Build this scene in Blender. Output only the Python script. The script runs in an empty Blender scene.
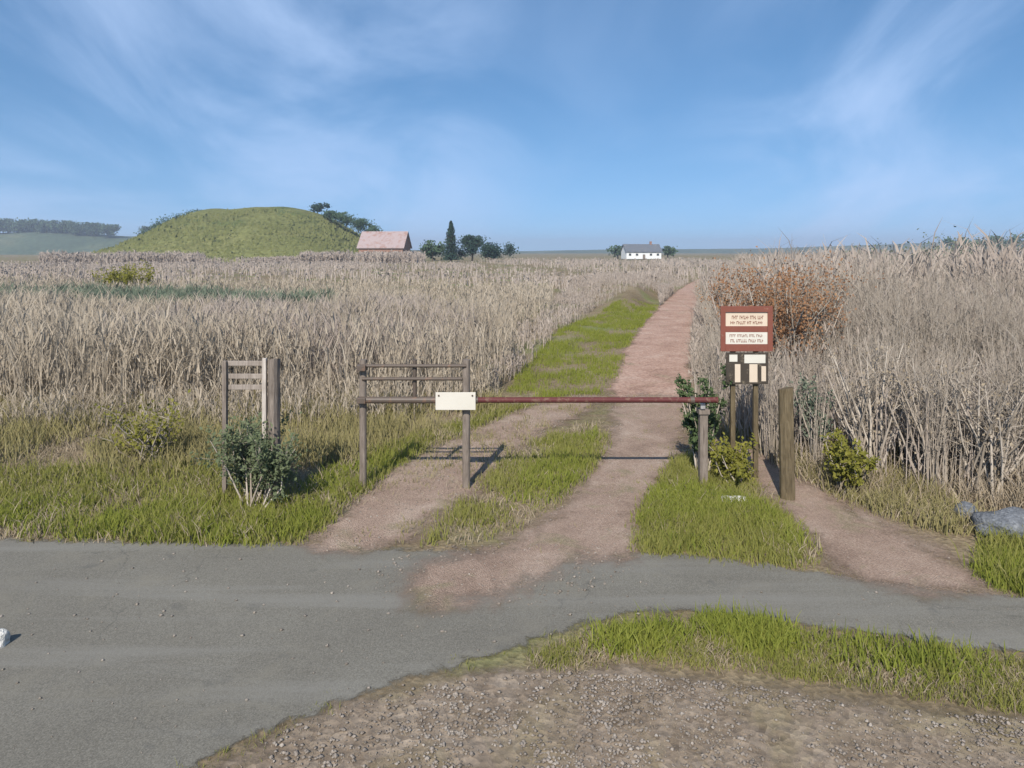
import bpy, bmesh, math, random
import numpy as np
from mathutils import Vector

random.seed(7)
rng = np.random.default_rng(11)
S = bpy.context.scene
COL = S.collection

# ------------------------------------------------------------------ camera, sky, sun, exposure
H, F, YH = 3.0, 667.0, 252.0            # eye height, focal length and horizon row in pixels
cam_d = bpy.data.cameras.new('camera')
cam_d.sensor_width = 36.0
cam_d.lens = 36.0 * F / 1024.0
cam_d.shift_y = -(384.0 - YH) / 1024.0
cam_d.clip_end = 9000
cam = bpy.data.objects.new('camera', cam_d)
cam.location = (0, 0, H)
cam.rotation_euler = (math.radians(90), 0, 0)
COL.objects.link(cam)
S.camera = cam

SUN_EL, SUN_AZ = 41.0, 194.0            # azimuth clockwise from +Y: the sun stands behind the camera
W = bpy.data.worlds.new('World')
S.world = W
W.use_nodes = True
nt = W.node_tree
for n in list(nt.nodes):
    nt.nodes.remove(n)
wo = nt.nodes.new('ShaderNodeOutputWorld')
bg = nt.nodes.new('ShaderNodeBackground')
bg.inputs['Strength'].default_value = 0.072
sky = nt.nodes.new('ShaderNodeTexSky')
sky.sky_type = 'NISHITA'
sky.sun_disc = False
sky.sun_elevation = math.radians(SUN_EL)
sky.sun_rotation = math.radians(SUN_AZ)
sky.air_density = 1.0
sky.dust_density = 0.2
sky.ozone_density = 1.6
# the photographed sky stays blue down to the horizon: read the sky a little above each direction
tc0 = nt.nodes.new('ShaderNodeTexCoord')
va = nt.nodes.new('ShaderNodeVectorMath'); va.operation = 'ADD'; va.inputs[1].default_value = (0, 0, 0.16)
vn = nt.nodes.new('ShaderNodeVectorMath'); vn.operation = 'NORMALIZE'
nt.links.new(tc0.outputs['Generated'], va.inputs[0]); nt.links.new(va.outputs[0], vn.inputs[0]); nt.links.new(vn.outputs[0], sky.inputs['Vector'])
# thin cirrus, drawn on the sky by direction
tc = nt.nodes.new('ShaderNodeTexCoord')
sep = nt.nodes.new('ShaderNodeSeparateXYZ')
nt.links.new(tc.outputs['Generated'], sep.inputs[0])
mz = nt.nodes.new('ShaderNodeMath'); mz.operation = 'ADD'; mz.inputs[1].default_value = 0.30
nt.links.new(sep.outputs['Z'], mz.inputs[0])
dx = nt.nodes.new('ShaderNodeMath'); dx.operation = 'DIVIDE'
dy = nt.nodes.new('ShaderNodeMath'); dy.operation = 'DIVIDE'
nt.links.new(sep.outputs['X'], dx.inputs[0]); nt.links.new(mz.outputs[0], dx.inputs[1])
nt.links.new(sep.outputs['Y'], dy.inputs[0]); nt.links.new(mz.outputs[0], dy.inputs[1])
cmb = nt.nodes.new('ShaderNodeCombineXYZ')
nt.links.new(dx.outputs[0], cmb.inputs['X']); nt.links.new(dy.outputs[0], cmb.inputs['Y'])
mp = nt.nodes.new('ShaderNodeMapping')
mp.inputs['Location'].default_value = (3.4, 1.35, 0)
mp.inputs['Rotation'].default_value = (0, 0, math.radians(38))
mp.inputs['Scale'].default_value = (1.5, 0.85, 1)
nt.links.new(cmb.outputs[0], mp.inputs[0])
cn = nt.nodes.new('ShaderNodeTexNoise')
cn.inputs['Scale'].default_value = 1.0
cn.inputs['Detail'].default_value = 9
cn.inputs['Roughness'].default_value = 0.55
cn.inputs['Distortion'].default_value = 0.7
nt.links.new(mp.outputs[0], cn.inputs['Vector'])
cr = nt.nodes.new('ShaderNodeValToRGB')
cr.color_ramp.interpolation = 'EASE'
cr.color_ramp.elements[0].position = 0.35; cr.color_ramp.elements[0].color = (0, 0, 0, 1)
cr.color_ramp.elements[1].position = 0.72; cr.color_ramp.elements[1].color = (0.75, 0.75, 0.75, 1)
nt.links.new(cn.outputs['Fac'], cr.inputs[0])
mxs = nt.nodes.new('ShaderNodeMix'); mxs.data_type = 'RGBA'
# more cirrus towards the left and the far right than overhead of the track
sl = nt.nodes.new('ShaderNodeValToRGB')
for p_, k_ in ((0.28, .9), (0.44, .8), (0.52, .22), (0.62, .20), (0.70, .9)):
    e_ = sl.color_ramp.elements.new(p_); e_.color = (k_, k_, k_, 1)
sl.color_ramp.elements[0].color = (1, 1, 1, 1); sl.color_ramp.elements[-1].color = (.8, .8, .8, 1)
mh = nt.nodes.new('ShaderNodeMath'); mh.operation = 'MULTIPLY_ADD'; mh.inputs[1].default_value = .5; mh.inputs[2].default_value = .5
nt.links.new(sep.outputs['X'], mh.inputs[0]); nt.links.new(mh.outputs[0], sl.inputs[0])
cf_ = nt.nodes.new('ShaderNodeMath'); cf_.operation = 'MULTIPLY'
nt.links.new(cr.outputs[0], cf_.inputs[0]); nt.links.new(sl.outputs[0], cf_.inputs[1])
nt.links.new(cf_.outputs[0], mxs.inputs['Factor'])
hs = nt.nodes.new('ShaderNodeHueSaturation')
hs.inputs['Saturation'].default_value = 1.24; hs.inputs['Value'].default_value = 1.14; hs.inputs['Hue'].default_value = .497
nt.links.new(sky.outputs[0], hs.inputs['Color'])
nt.links.new(hs.outputs[0], mxs.inputs[6])
mxs.inputs[7].default_value = (4.3, 5.7, 8.3, 1)
nt.links.new(mxs.outputs[2], bg.inputs['Color'])
nt.links.new(bg.outputs[0], wo.inputs['Surface'])

sd = bpy.data.lights.new('sun', 'SUN')
sd.energy = 3.5
sd.angle = math.radians(0.55)
sd.color = (1.0, 0.94, 0.86)
sun = bpy.data.objects.new('sun', sd)
_a, _e = math.radians(SUN_AZ), math.radians(SUN_EL)
sdir = Vector((math.sin(_a) * math.cos(_e), math.cos(_a) * math.cos(_e), math.sin(_e)))
sun.rotation_euler = sdir.to_track_quat('Z', 'Y').to_euler()
sun.location = (-8, -20, 30)
COL.objects.link(sun)

S.view_settings.view_transform = 'Standard'
S.view_settings.look = 'None'
S.view_settings.gamma = 1.0
S.view_settings.exposure = 0.92


# ------------------------------------------------------------------ helpers
def G(px, py, z=0.0):
    """ground point (x, y) that the photograph shows at a pixel"""
    d = (H - z) * F / (py - YH)
    return ((px - 512.0) * d / F, d)


def at(px, d):
    return (px - 512.0) * d / F


def zat(py, d):
    return H - (py - YH) * d / F


def tag(o, label=None, cat=None, group=None, kind=None):
    if label: o['label'] = label
    if cat: o['category'] = cat
    if group: o['group'] = group
    if kind: o['kind'] = kind
    return o


def empty(name, loc, label, cat, rz=0.0, group=None):
    o = bpy.data.objects.new(name, None)
    o.empty_display_size = 0.2
    o.location = loc
    o.rotation_euler = (0, 0, rz)
    COL.objects.link(o)
    return tag(o, label, cat, group)


def link_mesh(name, me, mat, parent=None):
    if mat: me.materials.append(mat)
    o = bpy.data.objects.new(name, me)
    COL.objects.link(o)
    if parent: o.parent = parent
    return o


def bm_obj(name, bm, mat, parent=None, smooth=False):
    me = bpy.data.meshes.new(name)
    bmesh.ops.recalc_face_normals(bm, faces=bm.faces)
    bm.to_mesh(me); bm.free()
    if smooth:
        for p in me.polygons: p.use_smooth = True
    return link_mesh(name, me, mat, parent)


def copy_tree(o, parent=None):
    c = o.copy()
    COL.objects.link(c)
    if parent: c.parent = parent
    for ch in [x for x in COL.objects if x.parent == o]:
        copy_tree(ch, c)
    return c


def box(bm, c, s, rz=0.0, bevel=0.0):
    r = bmesh.ops.create_cube(bm, size=1.0)
    vs = r['verts']
    bmesh.ops.scale(bm, vec=s, verts=vs)
    if bevel > 0:
        es = list({e for v in vs for e in v.link_edges})
        rb = bmesh.ops.bevel(bm, geom=es, offset=bevel, segments=2, affect='EDGES', profile=0.6)
        vs = list({v for f in rb['faces'] for v in f.verts} | {v for v in vs if v.is_valid})
    if rz:
        bmesh.ops.rotate(bm, cent=(0, 0, 0), matrix=__import__('mathutils').Matrix.Rotation(rz, 3, 'Z'), verts=vs)
    bmesh.ops.translate(bm, vec=c, verts=vs)
    return vs


def cyl(bm, a, b, r0, r1=None, n=12):
    a, b = Vector(a), Vector(b)
    r1 = r0 if r1 is None else r1
    d = (b - a)
    q = d.to_track_quat('Z', 'Y').to_matrix().to_4x4()
    q.translation = (a + b) / 2
    bmesh.ops.create_cone(bm, cap_ends=True, segments=n, radius1=r0, radius2=r1, depth=d.length, matrix=q)


def np_mesh(name, V, faces_n, loops, mat, parent=None, rnd=None, smooth=False):
    """faces_n: loops per face; loops: flat vertex index"""
    me = bpy.data.meshes.new(name)
    me.vertices.add(len(V)); me.vertices.foreach_set('co', np.ascontiguousarray(V, np.float32).ravel())
    me.loops.add(len(loops)); me.loops.foreach_set('vertex_index', np.ascontiguousarray(loops, np.int32))
    me.polygons.add(len(faces_n))
    st = np.concatenate([[0], np.cumsum(faces_n)[:-1]]).astype(np.int32)
    me.polygons.foreach_set('loop_start', st)
    me.polygons.foreach_set('loop_total', np.ascontiguousarray(faces_n, np.int32))
    me.update(calc_edges=True)
    if rnd is not None:
        a = me.attributes.new('rnd', 'FLOAT', 'FACE')
        a.data.foreach_set('value', np.ascontiguousarray(rnd, np.float32))
    if smooth:
        me.polygons.foreach_set('use_smooth', np.ones(len(faces_n), bool))
    return link_mesh(name, me, mat, parent)


class Soup:
    """collects blades, leaves and stems as one mesh"""
    def __init__(s):
        s.V, s.F, s.L, s.R, s.n = [], [], [], [], 0

    def add(s, V, quads, rnd):
        k = quads.shape[1]
        s.V.append(V); s.L.append((quads + s.n).ravel()); s.F.append(np.full(len(quads), k, np.int32)); s.R.append(rnd)
        s.n += len(V)

    def blades(s, P, h, w, yaw, lean, ldir, rnd):
        """tapering bent blades: base, middle, tip"""
        N = len(P)
        c, sn = np.cos(yaw), np.sin(yaw)
        side = np.stack([c, sn, np.zeros(N)], 1)
        ld = np.stack([np.cos(ldir), np.sin(ldir), np.zeros(N)], 1)
        up = np.array([0, 0, 1.0])
        mid = P + up * (h * 0.55)[:, None] + ld * (h * lean * 0.35)[:, None]
        tip = P + up * (h * np.sqrt(np.clip(1 - lean ** 2 * .6, .1, 1)))[:, None] + ld * (h * lean)[:, None]
        hw = (w * 0.5)[:, None]
        V = np.stack([P - side * hw, P + side * hw, mid + side * hw * .8, mid - side * hw * .8, tip + side * hw * .15, tip - side * hw * .15], 1).reshape(-1, 3)
        b = (np.arange(N) * 6)[:, None]
        q = np.concatenate([b + np.array([[0, 1, 2, 3]]), b + np.array([[3, 2, 4, 5]])], 0)
        s.add(V, q, np.concatenate([rnd, rnd]))

    def leaves(s, P, size, rnd, flat=0.0, aspect=0.6):
        """small four-cornered leaves facing any way"""
        N = len(P)
        d = rng.normal(size=(N, 3)); d /= np.linalg.norm(d, axis=1)[:, None]
        t = rng.normal(size=(N, 3)); t[:, 2] *= (1 - flat)
        t -= d * (t * d).sum(1)[:, None]; t /= np.linalg.norm(t, axis=1)[:, None] + 1e-9
        sz = size[:, None]
        a = d * sz * .5; b = t * sz * .5 * aspect
        V = np.stack([P - a, P + b, P + a, P - b], 1).reshape(-1, 3)
        q = (np.arange(N) * 4)[:, None] + np.array([[0, 1, 2, 3]])
        s.add(V, q, rnd)

    def tubes(s, A, r, rnd, sides=4):
        """A: (N,K,3) paths, r: (N,K) radii"""
        N, K = A.shape[:2]
        d = A[:, -1] - A[:, 0]
        d /= np.linalg.norm(d, axis=1)[:, None] + 1e-9
        ref = np.where(np.abs(d[:, 2:3]) > .9, np.array([[1.0, 0, 0]]), np.array([[0, 0, 1.0]]))
        u = np.cross(d, ref); u /= np.linalg.norm(u, axis=1)[:, None] + 1e-9
        v = np.cross(d, u)
        ang = np.arange(sides) / sides * 2 * np.pi
        ring = u[:, None, None, :] * np.cos(ang)[None, None, :, None] + v[:, None, None, :] * np.sin(ang)[None, None, :, None]
        V = (A[:, :, None, :] + ring * r[:, :, None, None]).reshape(-1, 3)
        q = []
        for k in range(K - 1):
            for i in range(sides):
                j = (i + 1) % sides
                q.append([k * sides + i, k * sides + j, (k + 1) * sides + j, (k + 1) * sides + i])
        q = np.array(q)
        Q = ((np.arange(N) * K * sides)[:, None, None] + q[None]).reshape(-1, 4)
        s.add(V, Q, np.repeat(rnd, len(q)))

    def build(s, name, mat, parent=None):
        return np_mesh(name, np.concatenate(s.V), np.concatenate(s.F), np.concatenate(s.L), mat, parent, np.concatenate(s.R))


def chaikin(P, n=2, closed=True):
    P = np.array(P, float)
    for _ in range(n):
        Q = np.roll(P, -1, 0)
        P = np.stack([P * .75 + Q * .25, P * .25 + Q * .75], 1).reshape(-1, 2)
    return P


def densify(P, step):
    out = []
    for a, b in zip(P, np.roll(P, -1, 0)):
        n = max(1, int(np.linalg.norm(b - a) / step))
        for i in range(n):
            out.append(a + (b - a) * i / n)
    return np.array(out)


def inside(P, poly):
    x, y = P[:, 0], P[:, 1]
    r = np.zeros(len(P), bool)
    a, b = poly, np.roll(poly, -1, 0)
    for (x0, y0), (x1, y1) in zip(a, b):
        if y0 == y1: continue
        c = (y0 > y) != (y1 > y)
        r ^= c & (x < (x1 - x0) * (y - y0) / (y1 - y0) + x0)
    return r


def dist_to(P, poly):
    d = np.full(len(P), 1e9)
    for a, b in zip(poly, np.roll(poly, -1, 0)):
        ab = b - a
        t = np.clip(((P - a) @ ab) / (ab @ ab + 1e-12), 0, 1)
        d = np.minimum(d, np.linalg.norm(P - (a + t[:, None] * ab), axis=1))
    return d


def vnoise(x, y, sc, seed=0):
    """smooth value noise, -1..1"""
    x = x / sc + seed * 17.3; y = y / sc - seed * 9.1
    xi, yi = np.floor(x), np.floor(y)
    fx, fy = x - xi, y - yi
    fx = fx * fx * (3 - 2 * fx); fy = fy * fy * (3 - 2 * fy)
    def h(a, b):
        v = np.sin(a * 127.1 + b * 311.7 + seed * 74.7) * 43758.5453
        return (v - np.floor(v)) * 2 - 1
    return (h(xi, yi) * (1 - fx) + h(xi + 1, yi) * fx) * (1 - fy) + (h(xi, yi + 1) * (1 - fx) + h(xi + 1, yi + 1) * fx) * fy


def pixpoly(pts, smooth=2):
    P = np.array([G(*p) for p in pts])
    return chaikin(P, smooth) if smooth else P


# ------------------------------------------------------------------ materials
def mat_new(name, rough=0.9, spec=0.2):
    m = bpy.data.materials.new(name); m.use_nodes = True
    b = m.node_tree.nodes['Principled BSDF']
    b.inputs['Roughness'].default_value = rough
    b.inputs['Specular IOR Level'].default_value = spec
    return m, m.node_tree, b


def noise(t, scale, detail=6, rough=0.6, dist=0.0, vec=None):
    n = t.nodes.new('ShaderNodeTexNoise')
    n.inputs['Scale'].default_value = scale
    n.inputs['Detail'].default_value = detail
    n.inputs['Roughness'].default_value = rough
    n.inputs['Distortion'].default_value = dist
    if vec: t.links.new(vec, n.inputs['Vector'])
    return n


def ramp(t, fac, stops):
    r = t.nodes.new('ShaderNodeValToRGB')
    e = r.color_ramp.elements
    e[0].position, e[0].color = stops[0][0], (*stops[0][1], 1)
    e[1].position, e[1].color = stops[-1][0], (*stops[-1][1], 1)
    for p, c in stops[1:-1]:
        k = e.new(p); k.color = (*c, 1)
    t.links.new(fac, r.inputs[0])
    return r


def mix(t, fac, a, b, mode='MIX'):
    m = t.nodes.new('ShaderNodeMix'); m.data_type = 'RGBA'; m.blend_type = mode
    for sock, v in ((m.inputs['Factor'], fac), (m.inputs[6], a), (m.inputs[7], b)):
        if isinstance(v, (int, float)): sock.default_value = v
        elif isinstance(v, tuple): sock.default_value = (*v, 1)
        else: t.links.new(v, sock)
    return m.outputs[2]


def bump(t, b, h, strength, dist):
    n = t.nodes.new('ShaderNodeBump')
    n.inputs['Strength'].default_value = strength
    n.inputs['Distance'].default_value = dist
    t.links.new(h, n.inputs['Height'])
    t.links.new(n.outputs[0], b.inputs['Normal'])


def objvec(t):
    return t.nodes.new('ShaderNodeTexCoord').outputs['Object']


def edge_alpha(t, b, v, amp, soft, sc):
    """ragged, thinning border of a surface: 'edge' is the distance to its outline in metres"""
    a = t.nodes.new('ShaderNodeAttribute'); a.attribute_name = 'edge'
    n1 = noise(t, sc, 8, .68, .4, v)
    m1 = t.nodes.new('ShaderNodeMath'); m1.operation = 'MULTIPLY_ADD'
    t.links.new(n1.outputs['Fac'], m1.inputs[0]); m1.inputs[1].default_value = amp * 2; m1.inputs[2].default_value = -amp * 1.05
    m2 = t.nodes.new('ShaderNodeMath'); m2.operation = 'ADD'
    t.links.new(a.outputs['Fac'], m2.inputs[0]); t.links.new(m1.outputs[0], m2.inputs[1])
    r = t.nodes.new('ShaderNodeMapRange'); r.interpolation_type = 'SMOOTHSTEP'
    r.inputs['From Min'].default_value = -soft; r.inputs['From Max'].default_value = soft
    t.links.new(m2.outputs[0], r.inputs['Value'])
    t.links.new(r.outputs[0], b.inputs['Alpha'])


def earth_mat(name, stops, scale=1.2, fine=40.0, grit=((0.06, 0.05, 0.04), (0.5, 0.46, 0.4)), gritamt=0.4, tint=None, edge=None):
    m, t, b = mat_new(name, 0.95, 0.12)
    v = objvec(t)
    n1 = noise(t, scale, 8, .62, .4, v)
    c = ramp(t, n1.outputs['Fac'], stops).outputs[0]
    n2 = noise(t, fine, 6, .75, 0, v)
    g = ramp(t, n2.outputs['Fac'], [(0.3, grit[0]), (0.72, grit[1])]).outputs[0]
    c = mix(t, gritamt, c, g, 'OVERLAY')
    if tint:
        n3 = noise(t, tint[1], 5, .6, .8, v)
        f = ramp(t, n3.outputs['Fac'], [(tint[2], (0, 0, 0)), (tint[3], (1, 1, 1))]).outputs[0]
        c = mix(t, f, c, tint[0])
    vo = t.nodes.new('ShaderNodeTexVoronoi'); vo.inputs['Scale'].default_value = fine * .9
    t.links.new(v, vo.inputs['Vector'])
    bw = t.nodes.new('ShaderNodeRGBToBW'); t.links.new(vo.outputs['Color'], bw.inputs[0])
    c = mix(t, 0.35, c, bw.outputs[0], 'SOFT_LIGHT')
    if edge: edge_alpha(t, b, v, *edge)
    t.links.new(c, b.inputs['Base Color'])
    hm = t.nodes.new('ShaderNodeMath'); hm.operation = 'ADD'
    t.links.new(n2.outputs['Fac'], hm.inputs[0]); t.links.new(vo.outputs['Distance'], hm.inputs[1])
    bump(t, b, hm.outputs[0], 0.7, 0.02)
    return m


M = {}
M['ground'] = earth_mat('dry_ground', [(0.3, (.17, .135, .085)), (0.52, (.25, .20, .13)), (0.72, (.31, .26, .18))],
                        0.35, 22, gritamt=.5, tint=((.13, .16, .05), .22, .5, .68))
M['track'] = earth_mat('dirt_track', [(0.28, (.27, .195, .15)), (0.5, (.37, .275, .215)), (0.74, (.46, .365, .295))], 1.3, 75, gritamt=.35,
                       tint=((.23, .195, .12), 1.7, .55, .72), edge=(.50, .24, 2.2))
M['farm_track'] = earth_mat('pink_dirt_track', [(0.28, (.30, .195, .15)), (0.5, (.42, .285, .225)), (0.74, (.48, .36, .295))], .9, 20, gritamt=.4,
                       tint=((.24, .20, .13), .8, .58, .75), edge=(.45, .15, 1.4))
M['shoulder'] = earth_mat('gravel_shoulder', [(0.28, (.20, .16, .12)), (0.5, (.28, .23, .18)), (0.75, (.36, .305, .245))], 2.3, 17, gritamt=.55,
                          tint=((.20, .165, .09), 1.1, .52, .7), edge=(.25, .10, 3.0))
M['hill'] = earth_mat('hill_pasture', [(0.3, (.115, .125, .045)), (0.55, (.155, .165, .06)), (0.75, (.20, .195, .085))], 0.03, 1.2, gritamt=.4,
                      tint=((.07, .09, .03), .05, .56, .66))
M['ridge'] = earth_mat('far_ridge', [(0.3, (.06, .085, .055)), (0.55, (.09, .12, .075)), (0.75, (.15, .155, .09))], 0.01, 0.35, gritamt=.3)

# worn asphalt
m, t, b = mat_new('worn_asphalt', 0.85, 0.25)
v = objvec(t)
big = noise(t, 0.45, 6, .6, .5, v)
c = ramp(t, big.outputs['Fac'], [(0.3, (.128, .118, .097)), (0.55, (.151, .141, .117)), (0.75, (.173, .162, .133))]).outputs[0]
fine = noise(t, 95, 5, .8, 0, v)
g = ramp(t, fine.outputs['Fac'], [(0.32, (.12, .12, .115)), (0.7, (.85, .85, .83))]).outputs[0]
c = mix(t, .45, c, g, 'OVERLAY')
vo = t.nodes.new('ShaderNodeTexVoronoi'); vo.inputs['Scale'].default_value = 120
t.links.new(v, vo.inputs['Vector'])
bw = t.nodes.new('ShaderNodeRGBToBW'); t.links.new(vo.outputs['Color'], bw.inputs[0])
c = mix(t, .3, c, bw.outputs[0], 'SOFT_LIGHT')
pn = noise(t, 1.4, 5, .6, 1.0, v)                      # dust and old patches
pf = ramp(t, pn.outputs['Fac'], [(0.54, (0, 0, 0)), (0.72, (.6, .6, .6))]).outputs[0]
c = mix(t, pf, c, (.175, .16, .125))
ck = t.nodes.new('ShaderNodeTexVoronoi'); ck.feature = 'DISTANCE_TO_EDGE'; ck.inputs['Scale'].default_value = 0.55
wn = noise(t, 2.2, 4, .6, 0, v)
wm = t.nodes.new('ShaderNodeVectorMath'); wm.operation = 'MULTIPLY_ADD'
t.links.new(wn.outputs['Color'], wm.inputs[0]); wm.inputs[1].default_value = (.5, .5, .5); t.links.new(v, wm.inputs[2])
t.links.new(wm.outputs[0], ck.inputs['Vector'])
cf = ramp(t, ck.outputs['Distance'], [(0.0, (.55, .55, .55)), (0.005, (0, 0, 0))]).outputs[0]
cs = noise(t, .5, 3, .5, 0, v)
cm = ramp(t, cs.outputs['Fac'], [(0.46, (0, 0, 0)), (0.6, (1, 1, 1))]).outputs[0]
cf = mix(t, 1.0, cf, cm, 'MULTIPLY')
c = mix(t, cf, c, (.055, .053, .047))
st_ = noise(t, 3.1, 3, .5, .2, v)                      # darker oil and damp stains
sf = ramp(t, st_.outputs['Fac'], [(0.66, (0, 0, 0)), (0.74, (.35, .35, .35))]).outputs[0]
c = mix(t, sf, c, (.07, .07, .065))
mp2 = t.nodes.new('ShaderNodeMapping'); mp2.inputs['Scale'].default_value = (.12, 1.7, 1); t.links.new(v, mp2.inputs[0])
tw = noise(t, 1.6, 5, .6, .3, mp2.outputs[0])          # worn wheel lines along the road
wf = ramp(t, tw.outputs['Fac'], [(0.5, (0, 0, 0)), (0.66, (.5, .5, .5))]).outputs[0]
c = mix(t, wf, c, (.195, .187, .163))
edge_alpha(t, b, v, .22, .05, 4.5)
t.links.new(c, b.inputs['Base Color'])
bump(t, b, fine.outputs['Fac'], .5, .006)
M['asphalt'] = m


def plant_mat(name, stops, transl=0.3, nsc=0.5, namt=0.5, second=None, up=1.0):
    m, t, b = mat_new(name, 0.8, 0.15)
    at_ = t.nodes.new('ShaderNodeAttribute'); at_.attribute_name = 'rnd'
    v = objvec(t)
    n = noise(t, nsc, 4, .6, 0, v)
    mx = t.nodes.new('ShaderNodeMix'); mx.data_type = 'FLOAT'; mx.inputs[0].default_value = namt
    t.links.new(at_.outputs['Fac'], mx.inputs[2]); t.links.new(n.outputs['Fac'], mx.inputs[3])
    c = ramp(t, mx.outputs[0], stops).outputs[0]
    if second:
        n2 = noise(t, second[1], 4, .6, .5, v)
        f = ramp(t, n2.outputs['Fac'], [(second[2], (0, 0, 0)), (second[3], (1, 1, 1))]).outputs[0]
        c = mix(t, f, c, second[0])
    t.links.new(c, b.inputs['Base Color'])
    ge = t.nodes.new('ShaderNodeNewGeometry')
    na = t.nodes.new('ShaderNodeVectorMath'); na.operation = 'ADD'; na.inputs[1].default_value = (0, 0, up)
    nn = t.nodes.new('ShaderNodeVectorMath'); nn.operation = 'NORMALIZE'
    t.links.new(ge.outputs['Normal'], na.inputs[0]); t.links.new(na.outputs[0], nn.inputs[0])
    t.links.new(nn.outputs[0], b.inputs['Normal'])
    tr = t.nodes.new('ShaderNodeBsdfTranslucent'); t.links.new(c, tr.inputs['Color'])
    ms = t.nodes.new('ShaderNodeMixShader'); ms.inputs[0].default_value = transl
    out = t.nodes['Material Output']
    t.links.new(b.outputs[0], ms.inputs[1]); t.links.new(tr.outputs[0], ms.inputs[2])
    t.links.new(ms.outputs[0], out.inputs['Surface'])
    return m


M['reed'] = plant_mat('dry_reed', [(0.1, (.24, .195, .14)), (0.45, (.36, .305, .23)), (0.7, (.44, .375, .29)), (0.95, (.56, .49, .38))], .32, .25, .4)
M['mauve'] = plant_mat('dry_sedge', [(0.1, (.25, .205, .165)), (0.5, (.37, .31, .26)), (0.9, (.48, .415, .35))], .32, .3, .4)
M['twig'] = plant_mat('bare_twig', [(0.1, (.16, .135, .105)), (0.5, (.30, .255, .205)), (0.9, (.44, .39, .325))], .1, .5, .35)
M['grass'] = plant_mat('green_grass', [(0.1, (.15, .16, .035)), (0.4, (.225, .23, .055)), (0.65, (.28, .27, .08)), (0.9, (.38, .34, .16))], .5, .9, .5)
M['bright'] = plant_mat('lush_grass', [(0.1, (.14, .175, .03)), (0.5, (.225, .25, .042)), (0.95, (.33, .33, .085))], .5, 1.1, .5)
M['olive'] = plant_mat('olive_grass', [(0.1, (.14, .125, .05)), (0.4, (.21, .185, .075)), (0.7, (.28, .24, .12)), (0.92, (.40, .34, .21))], .3, .6, .5)
M['straw'] = plant_mat('straw_litter', [(0.1, (.16, .125, .08)), (0.5, (.28, .225, .155)), (0.95, (.46, .39, .28))], .2, .8, .4)
M['hilltuft'] = plant_mat('hill_grass', [(0.1, (.105, .12, .04)), (0.5, (.15, .16, .058)), (0.95, (.20, .195, .085))], .3, .05, .6)
M['bush'] = plant_mat('bush_leaf', [(0.1, (.04, .065, .025)), (0.5, (.075, .11, .045)), (0.95, (.13, .16, .075))], .3, 1.2, .4)
M['softbush'] = plant_mat('soft_green_leaf', [(0.1, (.09, .12, .055)), (0.5, (.15, .18, .095)), (0.95, (.23, .25, .15))], .4, 1.2, .4)
M['greybush'] = plant_mat('grey_green_leaf', [(0.1, (.08, .11, .075)), (0.5, (.135, .165, .115)), (0.95, (.22, .24, .17))], .25, 1.2, .4)
M['yellowbush'] = plant_mat('yellow_green_leaf', [(0.1, (.12, .12, .02)), (0.5, (.20, .195, .035)), (0.95, (.30, .27, .07))], .35, 1.2, .4)
M['russet'] = plant_mat('russet_leaf', [(0.1, (.19, .095, .045)), (0.5, (.29, .15, .075)), (0.95, (.38, .235, .13))], .3, 1.2, .4)
M['conifer'] = plant_mat('dark_needles', [(0.1, (.012, .03, .022)), (0.5, (.025, .05, .036)), (0.95, (.05, .08, .05))], .1, .3, .4)
M['treeleaf'] = plant_mat('far_tree_leaf', [(0.1, (.035, .065, .035)), (0.5, (.06, .10, .055)), (0.95, (.10, .14, .075))], .2, .2, .4)


def wood_mat(name, a, bcol, rough=.85):
    m, t, b = mat_new(name, rough, .15)
    v = objvec(t)
    mp_ = t.nodes.new('ShaderNodeMapping'); mp_.inputs['Scale'].default_value = (26, 26, 2.2)
    t.links.new(v, mp_.inputs[0])
    n = noise(t, 1.6, 7, .65, 1.1, mp_.outputs[0])
    c = ramp(t, n.outputs['Fac'], [(0.3, a), (0.7, bcol)]).outputs[0]
    n2 = noise(t, 5, 4, .6, 0, v)
    c = mix(t, .4, c, n2.outputs['Fac'], 'SOFT_LIGHT')
    t.links.new(c, b.inputs['Base Color'])
    bump(t, b, n.outputs['Fac'], .6, .006)
    return m


def paint_mat(name, col, worn=(.3, .22, .17), amt=(.58, .68), rough=.55, metal=0.0, sc=14):
    m, t, b = mat_new(name, rough, .35)
    b.inputs['Metallic'].default_value = metal
    v = objvec(t)
    n = noise(t, sc, 7, .65, .3, v)
    f = ramp(t, n.outputs['Fac'], [(amt[0], (0, 0, 0)), (amt[1], (1, 1, 1))]).outputs[0]
    n2 = noise(t, 3, 4, .6, 0, v)
    c = mix(t, .25, col, n2.outputs['Fac'], 'SOFT_LIGHT')
    c = mix(t, f, c, worn)
    t.links.new(c, b.inputs['Base Color'])
    bump(t, b, n.outputs['Fac'], .15, .003)
    return m


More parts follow.
